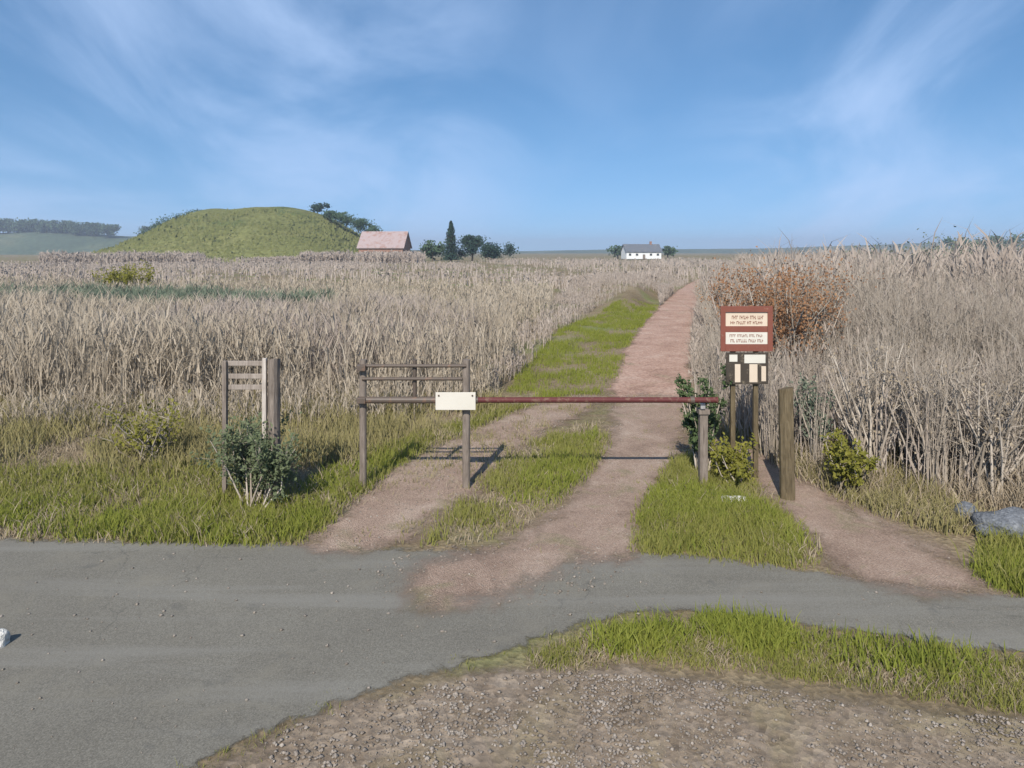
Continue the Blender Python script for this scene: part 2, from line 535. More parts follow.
M['postwood'] = wood_mat('dark_post_wood', (.06, .045, .025), (.16, .125, .075))
M['greywood'] = wood_mat('weathered_wood', (.10, .08, .065), (.24, .20, .165))
M['palewood'] = wood_mat('pale_wood', (.27, .23, .195), (.46, .41, .36))
M['redpaint'] = paint_mat('worn_red_paint', (.085, .02, .018), (.13, .065, .045), (.54, .60), .7)
M['darkmetal'] = paint_mat('brown_metal', (.085, .065, .05), (.16, .09, .055), (.55, .7))
M['white'] = paint_mat('white_plate', (.52, .49, .42), (.48, .42, .34), (.62, .75))
M['cream'] = paint_mat('cream_board', (.52, .43, .33), (.42, .33, .25), (.62, .75))
M['maroon'] = paint_mat('maroon_board', (.17, .055, .035), (.22, .13, .09), (.6, .75))
M['black'] = paint_mat('black_paint', (.045, .035, .025), (.16, .13, .09), (.56, .7))
M['wire'] = paint_mat('galvanised_wire', (.45, .44, .42), (.30, .22, .17), (.55, .7), .5, .6)
M['midwood'] = wood_mat('faded_wood', (.17, .14, .115), (.32, .275, .235))
M['bark'] = wood_mat('bark', (.07, .055, .04), (.16, .13, .10))
M['roof'] = paint_mat('dark_roof', (.10, .11, .125), (.16, .15, .14), (.55, .7), .8, 0, .8)
M['barnroof'] = paint_mat('rusty_roof', (.30, .235, .225), (.24, .14, .11), (.5, .65), .8, 0, .6)
M['barnwall'] = paint_mat('barn_wall', (.24, .13, .09), (.18, .12, .09), (.5, .65), .85, 0, .6)
M['housewall'] = paint_mat('pale_wall', (.62, .63, .62), (.5, .48, .45), (.55, .7), .85, 0, .8)
M['glass'] = paint_mat('dark_pane', (.03, .04, .05), (.05, .06, .07), (.5, .7), .15)
M['stone'] = earth_mat('pale_stone', [(0.3, (.50, .49, .46)), (0.55, (.66, .65, .61)), (0.75, (.74, .73, .70))], 9, 60, gritamt=.3)
M['rock'] = earth_mat('grey_rock', [(0.3, (.13, .145, .165)), (0.55, (.19, .205, .225)), (0.75, (.27, .275, .28))], 5, 40, gritamt=.4)
M['pebble'] = earth_mat('pebbles', [(0.3, (.20, .17, .14)), (0.55, (.32, .28, .24)), (0.75, (.45, .41, .36))], 3, 60, gritamt=.3)

# ------------------------------------------------------------------ outlines of the flat surfaces
ROAD = chaikin(np.array([(-30, 7.6), (-14, 7.0)] + [G(*p) for p in
        [(-60, 541), (120, 542), (300, 545), (420, 552), (520, 553), (640, 552), (740, 561), (820, 574), (930, 589), (1024, 597)]]
        + [(5.4, 5.45), (9, 4.7), (16, 3.0), (30, -2), (29, -4), (15, 1.9), (8.5, 3.85), (5.2, 4.75)]
        + [G(*p) for p in [(1024, 655), (900, 640), (800, 626), (720, 615), (650, 611), (600, 620), (540, 640), (480, 658), (400, 684), (300, 716), (205, 768)]]
        + [(-3.0, 2.9), (-6, 0.9), (-12, -2.5), (-30, -9)]), 2)
TRACK_FAR = chaikin(np.array([G(*p) for p in [(692, 405), (692, 372), (691, 345), (696, 322), (705, 303), (720, 288), (738, 277), (768, 268.5),
        (742, 268.5), (702, 277), (680, 288), (662, 304), (643, 324), (628, 345), (616, 372), (608, 405)]]), 2)
RUT_R = chaikin(np.array([G(*p) for p in [(612, 395), (690, 395), (688, 430), (676, 465), (650, 500), (640, 535), (640, 556),
        (560, 566), (500, 600), (430, 612), (395, 590), (430, 560), (520, 543), (556, 510), (585, 480), (605, 450), (612, 425)]]), 2)
RUT_L = chaikin(np.array([G(*p) for p in [(560, 396), (615, 396), (560, 425), (512, 452), (480, 490), (440, 520), (400, 548), (330, 558), (300, 548),
        (325, 525), (360, 495), (395, 468), (440, 445), (505, 415)]]), 2)
SIDE_PATH = chaikin(np.array([G(*p) for p in [(700, 436), (730, 440), (770, 462), (830, 495), (900, 530), (960, 565), (1000, 598),
        (930, 594), (860, 582), (815, 560), (800, 528), (770, 500), (735, 470), (705, 455)]]), 2)
SHOULDER = chaikin(np.array([G(*p) for p in [(205, 770), (300, 718), (400, 688), (470, 668), (540, 668), (640, 668), (760, 690), (900, 712), (1100, 725)]]
        + [(6, 3.5), (12, 2.2), (12, -6), (-12, -8), (-9, -3), (-5.5, 1.0), (-3.0, 2.7)]), 2)
FLAT = [ROAD, TRACK_FAR, RUT_R, RUT_L, SIDE_PATH, SHOULDER]


def ground_z(P):
    """height of the terrain: level under road and tracks, gently uneven elsewhere"""
    P = np.asarray(P, float)
    x, y = P[:, 0], P[:, 1]
    d = np.full(len(P), 50.0)
    near = (np.abs(x) < 40) & (y < 120)
    if near.any():
        Q = P[near]
        dd = np.full(len(Q), 1e9)
        for poly in FLAT:
            dp = dist_to(Q, poly)
            dp[inside(Q, poly)] = 0
            dd = np.minimum(dd, dp)
        d[near] = dd
    s = np.clip((d - .6) / 1.6, 0, 1); s = s * s * (3 - 2 * s)
    z = vnoise(x, y, 2.6, 1) * .05 + vnoise(x, y, .9, 2) * .025 + vnoise(x, y, 9, 3) * .10 + .05
    far = np.clip((y - 60) / 200, 0, 1)
    z = z * (1 - far) + far * (vnoise(x, y, 70, 5) * .8)
    bank = np.clip((x - 3.6 - .02 * y) / 3.0, 0, 1) * np.clip((y - 8.3) / 4, 0, 1) * np.clip((90 - y) / 50, 0, 1) * .9
    return s * (z + bank)


def flat_sheet(name, poly, z, mat, cell=.12, margin=.4):
    """level sheet over an outline; 'edge' holds the distance to the outline, positive inside"""
    lo, hi = poly.min(0) - margin, poly.max(0) + margin
    ax, ay = np.arange(lo[0], hi[0] + cell, cell), np.arange(lo[1], hi[1] + cell, cell)
    X, Y = np.meshgrid(ax, ay)
    P = np.stack([X.ravel(), Y.ravel()], 1)
    e = dist_to(P, poly)
    e[~inside(P, poly)] *= -1
    n, k = len(ax), len(ay)
    ix = np.arange(n * k).reshape(k, n)
    q = np.stack([ix[:-1, :-1], ix[:-1, 1:], ix[1:, 1:], ix[1:, :-1]], -1).reshape(-1, 4)
    q = q[(e[q] > -margin).any(1)]
    u, inv = np.unique(q, return_inverse=True)
    o = np_mesh(name, np.column_stack([P[u], np.full(len(u), z)]), np.full(len(q), 4, np.int32), inv.ravel(), mat)
    a = o.data.attributes.new('edge', 'FLOAT', 'POINT')
    a.data.foreach_set('value', np.ascontiguousarray(np.clip(e[u], -2, 2), np.float32))
    return tag(o, kind='structure')


# ------------------------------------------------------------------ the ground: one sheet to the horizon
tx = np.linspace(-1, 1, 241); gx = np.sinh(tx * 6.4) / np.sinh(6.4) * 2600
ty = np.linspace(0, 1, 330); gy = -14 + (np.exp(ty * 5.2) - 1) / (math.exp(5.2) - 1) * 3600
# keep a fine band close to the camera
gx = np.unique(np.concatenate([gx[np.abs(gx) > 14], np.arange(-14, 14.01, .2)]))
gy = np.unique(np.concatenate([gy[gy > 26], np.arange(-14, 26.01, .2)]))
XX, YY = np.meshgrid(gx, gy)
P2 = np.stack([XX.ravel(), YY.ravel()], 1)
Z = ground_z(P2)
nx, ny = len(gx), len(gy)
idx = np.arange(nx * ny).reshape(ny, nx)
Q = np.stack([idx[:-1, :-1], idx[:-1, 1:], idx[1:, 1:], idx[1:, :-1]], -1).reshape(-1, 4)
g = np_mesh('ground', np.column_stack([P2, Z]), np.full(len(Q), 4, np.int32), Q.ravel(), M['ground'], smooth=True)
tag(g, kind='structure')

flat_sheet('road', ROAD, .012, M['asphalt'], .14)
flat_sheet('shoulder', SHOULDER, .008, M['shoulder'], .14)
flat_sheet('dirt_track', TRACK_FAR, .008, M['farm_track'], .3, .8)
flat_sheet('dirt_rut', RUT_R, .020, M['track'], .10)
flat_sheet('dirt_rut', RUT_L, .016, M['track'], .10)
flat_sheet('side_path', SIDE_PATH, .024, M['track'], .10)


def hill(name, cx, cy, pts, depth, mat, seg=60, dseg=24, rough=.03, seedx=0.0):
    """a rounded landform: pts = (x, height) profile along its crest"""
    xs = np.linspace(pts[0][0], pts[-1][0], seg)
    hs = np.interp(xs, [p[0] for p in pts], [p[1] for p in pts])
    ker = np.ones(5) / 5
    hs = np.convolve(np.pad(hs, 2, mode='edge'), ker, 'valid')
    ds = np.linspace(-1, 1, dseg)
    V = []
    for dd in ds:
        k = math.cos(dd * math.pi / 2) ** 1.1
        yy = np.full(seg, cy + dd * depth)
        z = hs * k * (1 + rough * vnoise(xs, yy, 25, 4) + rough * vnoise(xs, yy, 9, 6)) - .6
        V.append(np.column_stack([xs + cx, yy, z]))
    V = np.concatenate(V)
    i = np.arange(seg * dseg).reshape(dseg, seg)
    q = np.stack([i[:-1, :-1], i[:-1, 1:], i[1:, 1:], i[1:, :-1]], -1).reshape(-1, 4)
    o = np_mesh(name, V, np.full(len(q), 4, np.int32), q.ravel(), mat, smooth=True)
    return tag(o, kind='structure')


D = 260.0
prof = [(at(p, D), max(.4, zat(q, D))) for p, q in [(120, 261), (140, 251), (160, 241), (176, 231), (190, 222), (203, 212), (225, 210), (262, 208), (300, 209.5), (318, 214), (336, 221), (352, 231), (372, 243), (410, 258)]]
hill('green_hill', 0, D, prof, 60, M['hill'], 110, 40, .055)
HILL = (D, prof)
D = 900.0
prof = [(at(p, D), max(1, zat(q, D))) for p, q in [(-500, 236), (-250, 228), (-80, 232), (0, 233), (70, 230), (120, 236), (170, 237), (230, 240), (300, 244), (420, 250)]]
hill('far_ridge', 0, D, prof, 150, M['ridge'], 90)
D = 1500.0
prof = [(at(p, D), max(1, zat(q, D))) for p, q in [(380, 252), (520, 251), (620, 249), (760, 248.5), (860, 245), (940, 242), (1024, 240), (1200, 238), (1500, 242)]]
hill('far_ridge', 0, D, prof, 200, M['ridge'], 90)


# ------------------------------------------------------------------ sampling of points for vegetation
def scatter(poly, n, avoid=(), clump=0.0, csc=.8, seed=3, power=1.0):
    lo, hi = poly.min(0), poly.max(0)
    out = np.zeros((0, 2)); tries = 0
    while len(out) < n and tries < 40:
        Pn = lo + rng.random((n * 2, 2)) * (hi - lo)
        k = inside(Pn, poly)
        for a in avoid: k &= ~inside(Pn, a)
        if clump:
            nv = vnoise(Pn[:, 0], Pn[:, 1], csc, seed) * .5 + .5
            k &= rng.random(len(Pn)) < np.clip((nv - clump * .5) / (1 - clump * .5), 0.02, 1) ** power
        out = np.concatenate([out, Pn[k]]); tries += 1
    return out[:n]


def P3(P): return np.column_stack([P, ground_z(P) - .01])


def tufts(soup, P, hmin, hmax, w, per=7, spread=.06, lean=(.1, .7)):
    """each point becomes a tuft of blades"""
    N = len(P)
    base = np.repeat(P3(P), per, 0)
    hh = np.repeat(hmin + (hmax - hmin) * rng.random(N) ** 1.6, per) * (.5 + .6 * rng.random(N * per))
    base[:, :2] += rng.normal(size=(N * per, 2)) * spread
    yaw = rng.random(N * per) * np.pi
    rr = np.clip(np.repeat(rng.random(N), per) * .6 + rng.random(N * per) * .4, 0, 1)
    soup.blades(base, hh, w * (.7 + .6 * rng.random(N * per)), yaw, lean[0] + (lean[1] - lean[0]) * rng.random(N * per), rng.random(N * per) * 2 * np.pi, rr)


PAVED = [ROAD, TRACK_FAR, RUT_R, RUT_L, SIDE_PATH]

# -- grass: the green verges
s = Soup()
Z1 = pixpoly([(-120, 548), (-120, 480), (60, 478), (200, 470), (330, 462), (420, 440), (500, 410), (560, 400), (520, 440), (470, 480), (420, 520), (300, 556)], 1)
tufts(s, scatter(Z1, 3800, PAVED, .5, .9, 3), .06, .24, .011, 8)
Z2 = pixpoly([(640, 470), (700, 455), (740, 470), (800, 520), (830, 560), (760, 572), (640, 560), (610, 545)], 1)
tufts(s, scatter(Z2, 2600, PAVED, .25, .6, 5), .06, .22, .010, 8)
Z5 = pixpoly([(500, 460), (560, 430), (610, 420), (600, 465), (560, 505), (510, 535), (420, 552), (450, 515)], 1)
tufts(s, scatter(Z5, 1500, PAVED, .45, .6, 6), .05, .18, .010, 7)
Z6 = pixpoly([(975, 575), (980, 545), (1040, 540), (1200, 560), (1200, 610), (1040, 598)], 1)
tufts(s, scatter(Z6, 900, PAVED, .2, .6, 7), .08, .30, .011, 8)
tag(s.build('green_grass', M['grass']), kind='stuff')

s = Soup()                                            # brightest, lushest patches
for pts, n in [([(640, 545), (650, 490), (700, 485), (760, 510), (815, 545), (740, 560)], 1500),
               ([(985, 592), (985, 560), (1060, 550), (1100, 600)], 500), ([(800, 634), (900, 648), (1024, 664), (1024, 690), (900, 680), (800, 655)], 170),
               ([(590, 640), (640, 628), (690, 634), (680, 650), (600, 655)], 260), ([(505, 500), (560, 440), (605, 430), (590, 470), (545, 510)], 350), ([(0, 535), (0, 505), (120, 505), (120, 540)], 500), ([(300, 480), (400, 450), (420, 452), (370, 490), (320, 510)], 350),
               ([(110, 545), (120, 510), (300, 500), (330, 520), (300, 545)], 1100),
               ([(500, 402), (520, 372), (560, 330), (600, 312), (662, 302), (645, 324), (628, 350), (612, 402)], 4200),
               ([(690, 630), (720, 622), (800, 634), (810, 655), (740, 650)], 500)]:
    tufts(s, scatter(pixpoly(pts, 1), n, PAVED, .3, .7, 9), .06, .22, .012, 8)
tag(s.build('lush_grass', M['bright']), kind='stuff')

s = Soup()                                            # grass fringe along the near edge of the road
Z3 = pixpoly([(520, 664), (560, 644), (620, 626), (660, 617), (720, 622), (800, 632), (900, 646), (1024, 662), (1300, 695), (1300, 740), (1024, 712), (900, 695), (760, 672), (640, 662), (560, 672)], 1)
tufts(s, scatter(Z3, 2600, [ROAD], .35, .35, 4), .03, .13, .006, 8, .035)
ed = densify(ROAD, .03)
ed = ed[(np.abs(ed[:, 0]) < 9) & (ed[:, 1] > 3.4)]
ed = ed[(vnoise(ed[:, 0], ed[:, 1], .7, 61) + .6 * vnoise(ed[:, 0], ed[:, 1], .2, 62)) > .12]
ed = ed + rng.normal(size=ed.shape) * .05
ed = ed[~inside(ed, RUT_R) & ~inside(ed, RUT_L)]
tufts(s, ed, .015, .08, .0055, 8, .03)
tag(s.build('fringe_grass', M['grass']), kind='stuff')

s = Soup()                                            # olive rough grass between verge and reeds
Z4 = pixpoly([(-200, 482), (-200, 405), (200, 405), (360, 408), (520, 398), (470, 425), (400, 455), (330, 470), (100, 490)], 1)
tufts(s, scatter(Z4, 5200, PAVED, .35, 1.0, 8), .12, .45, .014, 8, .08)
Z7 = pixpoly([(690, 450), (695, 400), (760, 400), (860, 440), (960, 520), (1040, 540), (900, 528), (800, 480), (740, 445)], 1)
tufts(s, scatter(Z7, 2200, PAVED, .35, .8, 2), .10, .36, .012, 8, .07)
tufts(s, scatter(RUT_L, 420, [ROAD], .45, .6, 51), .04, .16, .010, 7, .05)
tufts(s, scatter(RUT_R, 160, [ROAD], .5, .8, 52), .02, .10, .008, 6, .04)
tag(s.build('rough_grass', M['olive']), kind='stuff')

s = Soup()                                            # straw and litter
tufts(s, scatter(pixpoly([(-200, 545), (-200, 420), (330, 420), (520, 400), (560, 420), (420, 540)], 1), 2600, PAVED, .3, .7, 12), .05, .22, .010, 5, .09, (.5, 1.0))
SH = pixpoly([(190, 790), (300, 722), (400, 692), (520, 672), (700, 680), (900, 712), (1060, 722), (1100, 800)], 1)
tufts(s, scatter(SH, 5200, [ROAD], .35, .4, 13), .01, .045, .004, 7, .035, (.6, 1.0))
tufts(s, scatter(Z3, 1500, [ROAD], .3, .4, 14), .03, .13, .006, 6, .04, (.4, 1.0))
tufts(s, scatter(Z7, 900, PAVED, .3, .7, 15), .08, .3, .010, 6, .07, (.4, 1))
tufts(s, scatter(Z5, 700, PAVED, .3, .7, 16), .04, .15, .009, 6, .07, (.4, 1))
tufts(s, scatter(RUT_L, 520, [ROAD], .35, .6, 53), .03, .12, .008, 6, .06, (.5, 1))
tufts(s, scatter(Z1, 900, PAVED, .4, .7, 54), .06, .24, .010, 6, .06, (.3, .9))
tufts(s, scatter(Z2, 420, PAVED, .4, .5, 55), .05, .2, .009, 6, .06, (.3, .9))
tag(s.build('straw_litter', M['straw']), kind='stuff')

# -- the reed bed on the left
def reeds(soup, P, hmin, hmax, w, leafs=3, seed=1):
    N = len(P)
    b = P3(P)
    hv = vnoise(P[:, 0], P[:, 1], 2.2, seed) * .5 + .5
    h = hmin + (hmax - hmin) * (hv * .5 + rng.random(N) * .5 + .22 * vnoise(P[:, 0], P[:, 1], 5.5, seed + 20))
    r = np.clip(hv * .35 + rng.random(N) * .65, 0, 1)
    soup.blades(b, h, w * (.7 + .6 * rng.random(N)), rng.random(N) * np.pi, .1 * rng.random(N) + .75 * rng.random(N) ** 6, rng.random(N) * 6.28, r)
    for k in range(leafs):
        f = .15 + .75 * rng.random(N)
        bb = b.copy(); bb[:, 2] += h * f
        soup.blades(bb, h * (.22 + .22 * rng.random(N)), w * (1.0 + .9 * rng.random(N)), rng.random(N) * np.pi, .35 + .6 * rng.random(N), rng.random(N) * 6.28, np.clip(r + .15 * rng.normal(size=N), 0, 1))
    bb = b.copy(); bb[:, 2] += h * .93                   # seed heads
    k = rng.random(N) < .4
    soup.blades(bb[k], h[k] * .14, w * 2.6 * np.ones(k.sum()), rng.random(k.sum()) * np.pi, .2 + .4 * rng.random(k.sum()), rng.random(k.sum()) * 6.28, r[k] * .8)


s = Soup()
R1 = np.array([(-17, 11.8), (-8, 11.6), (-4.3, 11.9), (-2.2, 12.6), (-.4, 13.6), (.2, 16), (-.2, 22), (-20, 22), (-24, 12.5)])
reeds(s, scatter(R1, 17000, [TRACK_FAR, RUT_L], .3, 1.1, 21), .9, 1.75, .013, 3, 1)
RF = scatter(np.array([(-17, 10.6), (-8, 10.5), (-4.0, 10.8), (-1.6, 11.8), (-.2, 13.2), (-.4, 14), (-17, 13)]), 2600, [TRACK_FAR, RUT_L], .45, .9, 28)
reeds(s, RF, .3, 1.25, .012, 3, 11)
tufts(s, scatter(np.array([(-18, 11), (-8, 10.6), (-4.0, 11), (-1.6, 12), (-.4, 13.6), (-.4, 15), (-18, 14)]), 2600, [TRACK_FAR, RUT_L], .3, .8, 29), .2, .7, .014, 8, .1, (.3, .95))
R2 = np.array([(-22, 22), (-.2, 22), (1.4, 27), (2.4, 38), (2.5, 46), (-38, 46), (-34, 22)])
reeds(s, scatter(R2, 12000, [TRACK_FAR], .35, 2, 22), .6, 1.35, .026, 2, 2)
tag(s.build('dry_reeds', M['reed']), kind='stuff')

s = Soup()
R3 = np.array([(-8.5, 13.5), (-3.8, 13), (-1.6, 14), (-.6, 19), (-2.5, 24), (-8, 24)])
reeds(s, scatter(R3, 4500, [TRACK_FAR], .3, 1.2, 23), .9, 1.7, .014, 3, 3)
R6 = np.array([(-.6, 13.8), (.3, 16), (1.6, 24), (4.2, 34), (9.4, 45), (15.5, 58), (22, 70), (6, 64), (2.4, 38), (1.2, 27), (-.2, 20)])
reeds(s, scatter(R6, 5200, [TRACK_FAR, RUT_L, RUT_R], .3, 2, 26), .25, .8, .018, 2, 9)
R4 = np.array([(-90, 62), (12, 50), (9, 70), (-10, 150), (-150, 150), (-120, 80)])
reeds(s, scatter(R4, 9000, [TRACK_FAR], .5, 9, 24), .5, 1.3, .10, 1, 4)
R5 = np.array([(18, 48), (60, 48), (160, 190), (-10, 190), (14, 80)])
reeds(s, scatter(R5, 7000, [TRACK_FAR], .4, 9, 25), .6, 1.8, .11, 1, 5)
for xa, xb, d0, d1, n_, h_ in ((40, 205, 165, 195, 3200, 3.6), (300, 425, 165, 195, 2400, 3.2), (200, 305, 175, 190, 900, 2.0)):
    reeds(s, scatter(np.array([(at(xa, d0), d0), (at(xb, d0), d0), (at(xb, d1), d1), (at(xa, d1), d1)]), n_, (), .5, 6, 71), h_ * .35, h_, .16, 3, 12)
tag(s.build('dry_sedge', M['mauve']), kind='stuff')

s = Soup()
reeds(s, scatter(np.array([(-27, 23.0), (-8, 23.0), (-6.5, 25.5), (-12, 28), (-30, 28)]), 6500, (), .25, 2.2, 27), 1.1, 1.6, .02, 3, 10)
tag(s.build('green_sedge', M['greybush']), kind='stuff')

s = Soup()                                            # tussocks on the hill pasture
n_ = 9000
hx = rng.uniform(HILL[1][0][0], HILL[1][-1][0], n_); hd = rng.uniform(-1, .2, n_)
hz_ = np.interp(hx, [p[0] for p in HILL[1]], [p[1] for p in HILL[1]]) * np.cos(hd * np.pi / 2) ** 1.1 - .75
kk = (rng.random(n_) < .25 + .75 * (vnoise(hx, hd * 60, 14, 2) > .05)) & (hz_ > .5)
hp = np.column_stack([hx, HILL[0] + hd * 60, hz_])[kk]
k_ = len(hp)
s.blades(hp, .5 + .7 * rng.random(k_), .5 + .6 * rng.random(k_), rng.normal(0, .6, k_), rng.random(k_) * .5, rng.random(k_) * 6.28, rng.random(k_))
tag(s.build('hill_tussocks', M['hilltuft']), kind='stuff')

# -- the thicket of bare stems on the right
def thicket(soup, P, hmin, hmax, r0, stems=9, twigs=5, seed=1, spread=.22):
    N = len(P)
    hv = vnoise(P[:, 0], P[:, 1], 1.8, seed) * .5 + .5
    h = hmin + (hmax - hmin) * (hv * .6 + rng.random(N) * .4)
    b = np.repeat(P3(P), stems, 0)
    n = len(b)
    hh = np.repeat(h, stems) * (.55 + .5 * rng.random(n))
    ld = rng.random(n) * 6.28
    out = np.stack([np.cos(ld), np.sin(ld), np.zeros(n)], 1)
    ln = (rng.random(n) * spread)[:, None] * hh[:, None]
    b[:, :2] += out[:, :2] * (.08 * rng.random(n))[:, None]
    m1 = b + out * ln * .35 + np.array([0, 0, 1.0]) * (hh * .5)[:, None] + rng.normal(size=(n, 3)) * .025
    tp = b + out * ln + np.array([0, 0, 1.0]) * hh[:, None] + rng.normal(size=(n, 3)) * .05
    rr = np.clip(np.repeat(rng.random(N), stems) * .5 + rng.random(n) * .5, 0, 1)
    rad = r0 * (.7 + .6 * rng.random(n))
    soup.tubes(np.stack([b, m1, tp], 1), np.stack([rad, rad * .75, rad * .3], 1), rr, 3)
    for k in range(twigs):
        f = (.3 + .65 * rng.random(n))[:, None]
        st = np.where(f < .5, b + (m1 - b) * f * 2, m1 + (tp - m1) * (f - .5) * 2)
        dv = rng.normal(size=(n, 3)) * .8 + out * .4; dv[:, 2] = np.abs(dv[:, 2]) * .6 + .7
        dv /= np.linalg.norm(dv, axis=1)[:, None]
        L = (hh * (.12 + .2 * rng.random(n)))[:, None]
        en = st + dv * L
        soup.tubes(np.stack([st, en], 1), np.stack([rad * .5, rad * .2], 1), np.clip(rr + .1, 0, 1), 3)


s = Soup()
T1 = np.array([(3.5, 9.6), (4.2, 8.5), (5.6, 8.0), (7.5, 7.6), (11, 7.4), (15, 8), (16, 15), (4.6, 15), (3.4, 12)])
thicket(s, scatter(T1, 1250, [SIDE_PATH], .25, 1.2, 31), 1.0, 2.1, .0065, 9, 4, 3)
T2 = np.array([(4.6, 15), (17, 14), (30, 34), (12, 48), (8.5, 30)])
thicket(s, scatter(T2, 1700, [TRACK_FAR], .3, 2.5, 32), 1.1, 2.35, .013, 8, 3, 4)
tag(s.build('bare_thicket', M['twig']), kind='stuff')

s = Soup()                                            # matted straw at the foot of the thicket
tufts(s, scatter(np.array([(3.6, 9.2), (4.3, 8.0), (5.6, 7.5), (7.5, 7.1), (11, 6.9), (15, 7.6), (15, 10), (5, 10.5)]), 3600, PAVED, .3, .8, 36), .15, .6, .012, 8, .1, (.3, .95))
tag(s.build('matted_straw', M['straw']), kind='stuff')

s = Soup()                                            # dead stems and reeds standing among the thicket
reeds(s, scatter(T1, 5200, [SIDE_PATH], .3, 1.0, 33), .6, 1.6, .012, 2, 6)
reeds(s, scatter(T2, 8000, [TRACK_FAR], .3, 2.0, 34), 1.0, 2.2, .024, 3, 7)
T3 = np.array([(2.9, 14), (4.6, 14), (8.5, 30), (12, 48), (10.5, 48), (6.3, 28)])
reeds(s, scatter(T3, 2500, [TRACK_FAR], .3, 2.0, 35), .3, .9, .02, 2, 8)
tag(s.build('dead_stems', M['mauve']), kind='stuff')

# pebbles on shoulder, tracks and road edge
s = Soup()
pp = np.concatenate([scatter(SH, 6500, [ROAD], .3, .35, 41), scatter(RUT_R, 2200, (), .3, .5, 42), scatter(RUT_L, 1300, (), .3, .5, 43),
                     scatter(SIDE_PATH, 1100, (), .3, .5, 44),
                     scatter(pixpoly([(380, 548), (640, 545), (640, 575), (560, 600), (460, 625), (370, 610)], 1), 900, (), .3, .5, 45), scatter(pixpoly([(0, 545), (1024, 600), (1024, 640), (560, 640), (200, 760), (0, 760)], 0), 350, (), .2, .5, 46)])
N = len(pp)
sz = .004 + .015 * rng.random(N) ** 3
c3 = np.column_stack([pp, .012 + sz * .3])
ax = np.array([[1, 0, 0], [0, 1, 0], [-1, 0, 0], [0, -1, 0], [0, 0, 1], [0, 0, -1.0]])
V = (c3[:, None, :] + (ax[None] * (.6 + .8 * rng.random((N, 6, 1)))) * sz[:, None, None] * np.array([1, 1, .6]))
V = V.reshape(-1, 3)
tri = np.array([[0, 1, 4], [1, 2, 4], [2, 3, 4], [3, 0, 4], [1, 0, 5], [2, 1, 5], [3, 2, 5], [0, 3, 5]])
T = ((np.arange(N) * 6)[:, None, None] + tri[None]).reshape(-1, 3)
tag(np_mesh('pebbles', V, np.full(len(T), 3, np.int32), T.ravel(), M['pebble']), kind='stuff')


# ------------------------------------------------------------------ shrubs and trees as things
def gz(x, y): return float(ground_z(np.array([[x, y]]))[0])


def shrub(name, x, y, rad, h, leafmat, label, n=1800, ls=.06, stems=14, group=None, leafy=1.0, cat='shrub', stemmat='twig'):
    o = empty(name, (x, y, gz(x, y) - .02), label, cat, 0, group)
    s = Soup()
    b = np.zeros((stems, 3)); b[:, :2] = rng.normal(size=(stems, 2)) * rad * .15
    an = rng.random(stems) * 6.28; rr = rad * (.25 + .7 * rng.random(stems))
    tp = np.stack([np.cos(an) * rr, np.sin(an) * rr, h * (.6 + .4 * rng.random(stems))], 1)
    md = b + (tp - b) * .5 + rng.normal(size=(stems, 3)) * rad * .08
    r0 = np.full(stems, .008 + .006 * h)
    s.tubes(np.stack([b, md, tp], 1), np.stack([r0, r0 * .7, r0 * .25], 1), rng.random(stems), 5)
    k = stems * 6
    i = rng.integers(0, stems, k); f = (.3 + .7 * rng.random(k))[:, None]
    st = np.where(f < .5, b[i] + (md[i] - b[i]) * f * 2, md[i] + (tp[i] - md[i]) * (f - .5) * 2)
    dv = rng.normal(size=(k, 3)); dv[:, 2] = np.abs(dv[:, 2]) + .3; dv /= np.linalg.norm(dv, axis=1)[:, None]
    en = st + dv * (rad * (.2 + .35 * rng.random(k)))[:, None]
    s.tubes(np.stack([st, en], 1), np.stack([np.full(k, .005), np.full(k, .002)], 1), rng.random(k), 3)
    s.build('stems', M[stemmat], o)
    s = Soup()
    n = int(n * leafy)
    ii = rng.integers(0, k, n); f = rng.random(n)[:, None]
    C = st[ii] + (en[ii] - st[ii]) * (f * 1.15) + rng.normal(size=(n, 3)) * rad * .07
    C[:, 2] = np.abs(C[:, 2])
    s.leaves(C, ls * (.6 + .8 * rng.random(n)), np.clip(rng.random(k)[ii] * .6 + rng.random(n) * .4, 0, 1), .3)
    s.build('foliage', M[leafmat], o)
    return o


shrub('green_bush', at(258, 7.85), 7.85, .60, .98, 'softbush', 'rounded soft green bush at the foot of the grey wooden post', 8500, .042, 26)
shrub('green_bush', at(702, 8.9), 8.9, .36, 1.55, 'bush', 'tall narrow green bush between the dirt track and the red-topped sign', 3200, .055)
shrub('grey_shrub', at(815, 9.3), 9.3, .35, 1.35, 'greybush', 'grey-green shrub just behind the dark wooden post', 1500, .05)
shrub('yellow_bush', at(848, 8.2), 8.2, .36, .75, 'yellowbush', 'yellow-green bush right of the dark wooden post below bare stems', 2600, .05)
shrub('yellow_bush', at(735, 8.6), 8.6, .45, .5, 'yellowbush', 'low yellow-green bush under the two sign boards', 2200, .05)
shrub('rusty_shrub', at(785, 12.5), 12.5, 1.25, 2.35, 'russet', 'russet brown dead shrub standing tall behind the sign', 12000, .05, 60)
shrub('rusty_shrub', at(742, 17), 17, 1.0, 2.3, 'russet', 'thin orange-brown shrub farther back beside the dirt track', 6000, .055, 40)
shrub('olive_shrub', at(150, 9.2), 9.2, .6, .75, 'yellowbush', 'straggly olive shrub in rough grass left of the soft green bush', 1300, .05, 22)
shrub('green_bush', at(125, 42), 42, 2.0, 1.5, 'yellowbush', 'bright green bush standing out beyond the reeds at left', 4200, .13)
shrub('grey_shrub', at(890, 24), 24, 2.0, 2.0, 'greybush', 'pale grey-green shrub rising above the thicket at right', 6000, .10, 34)
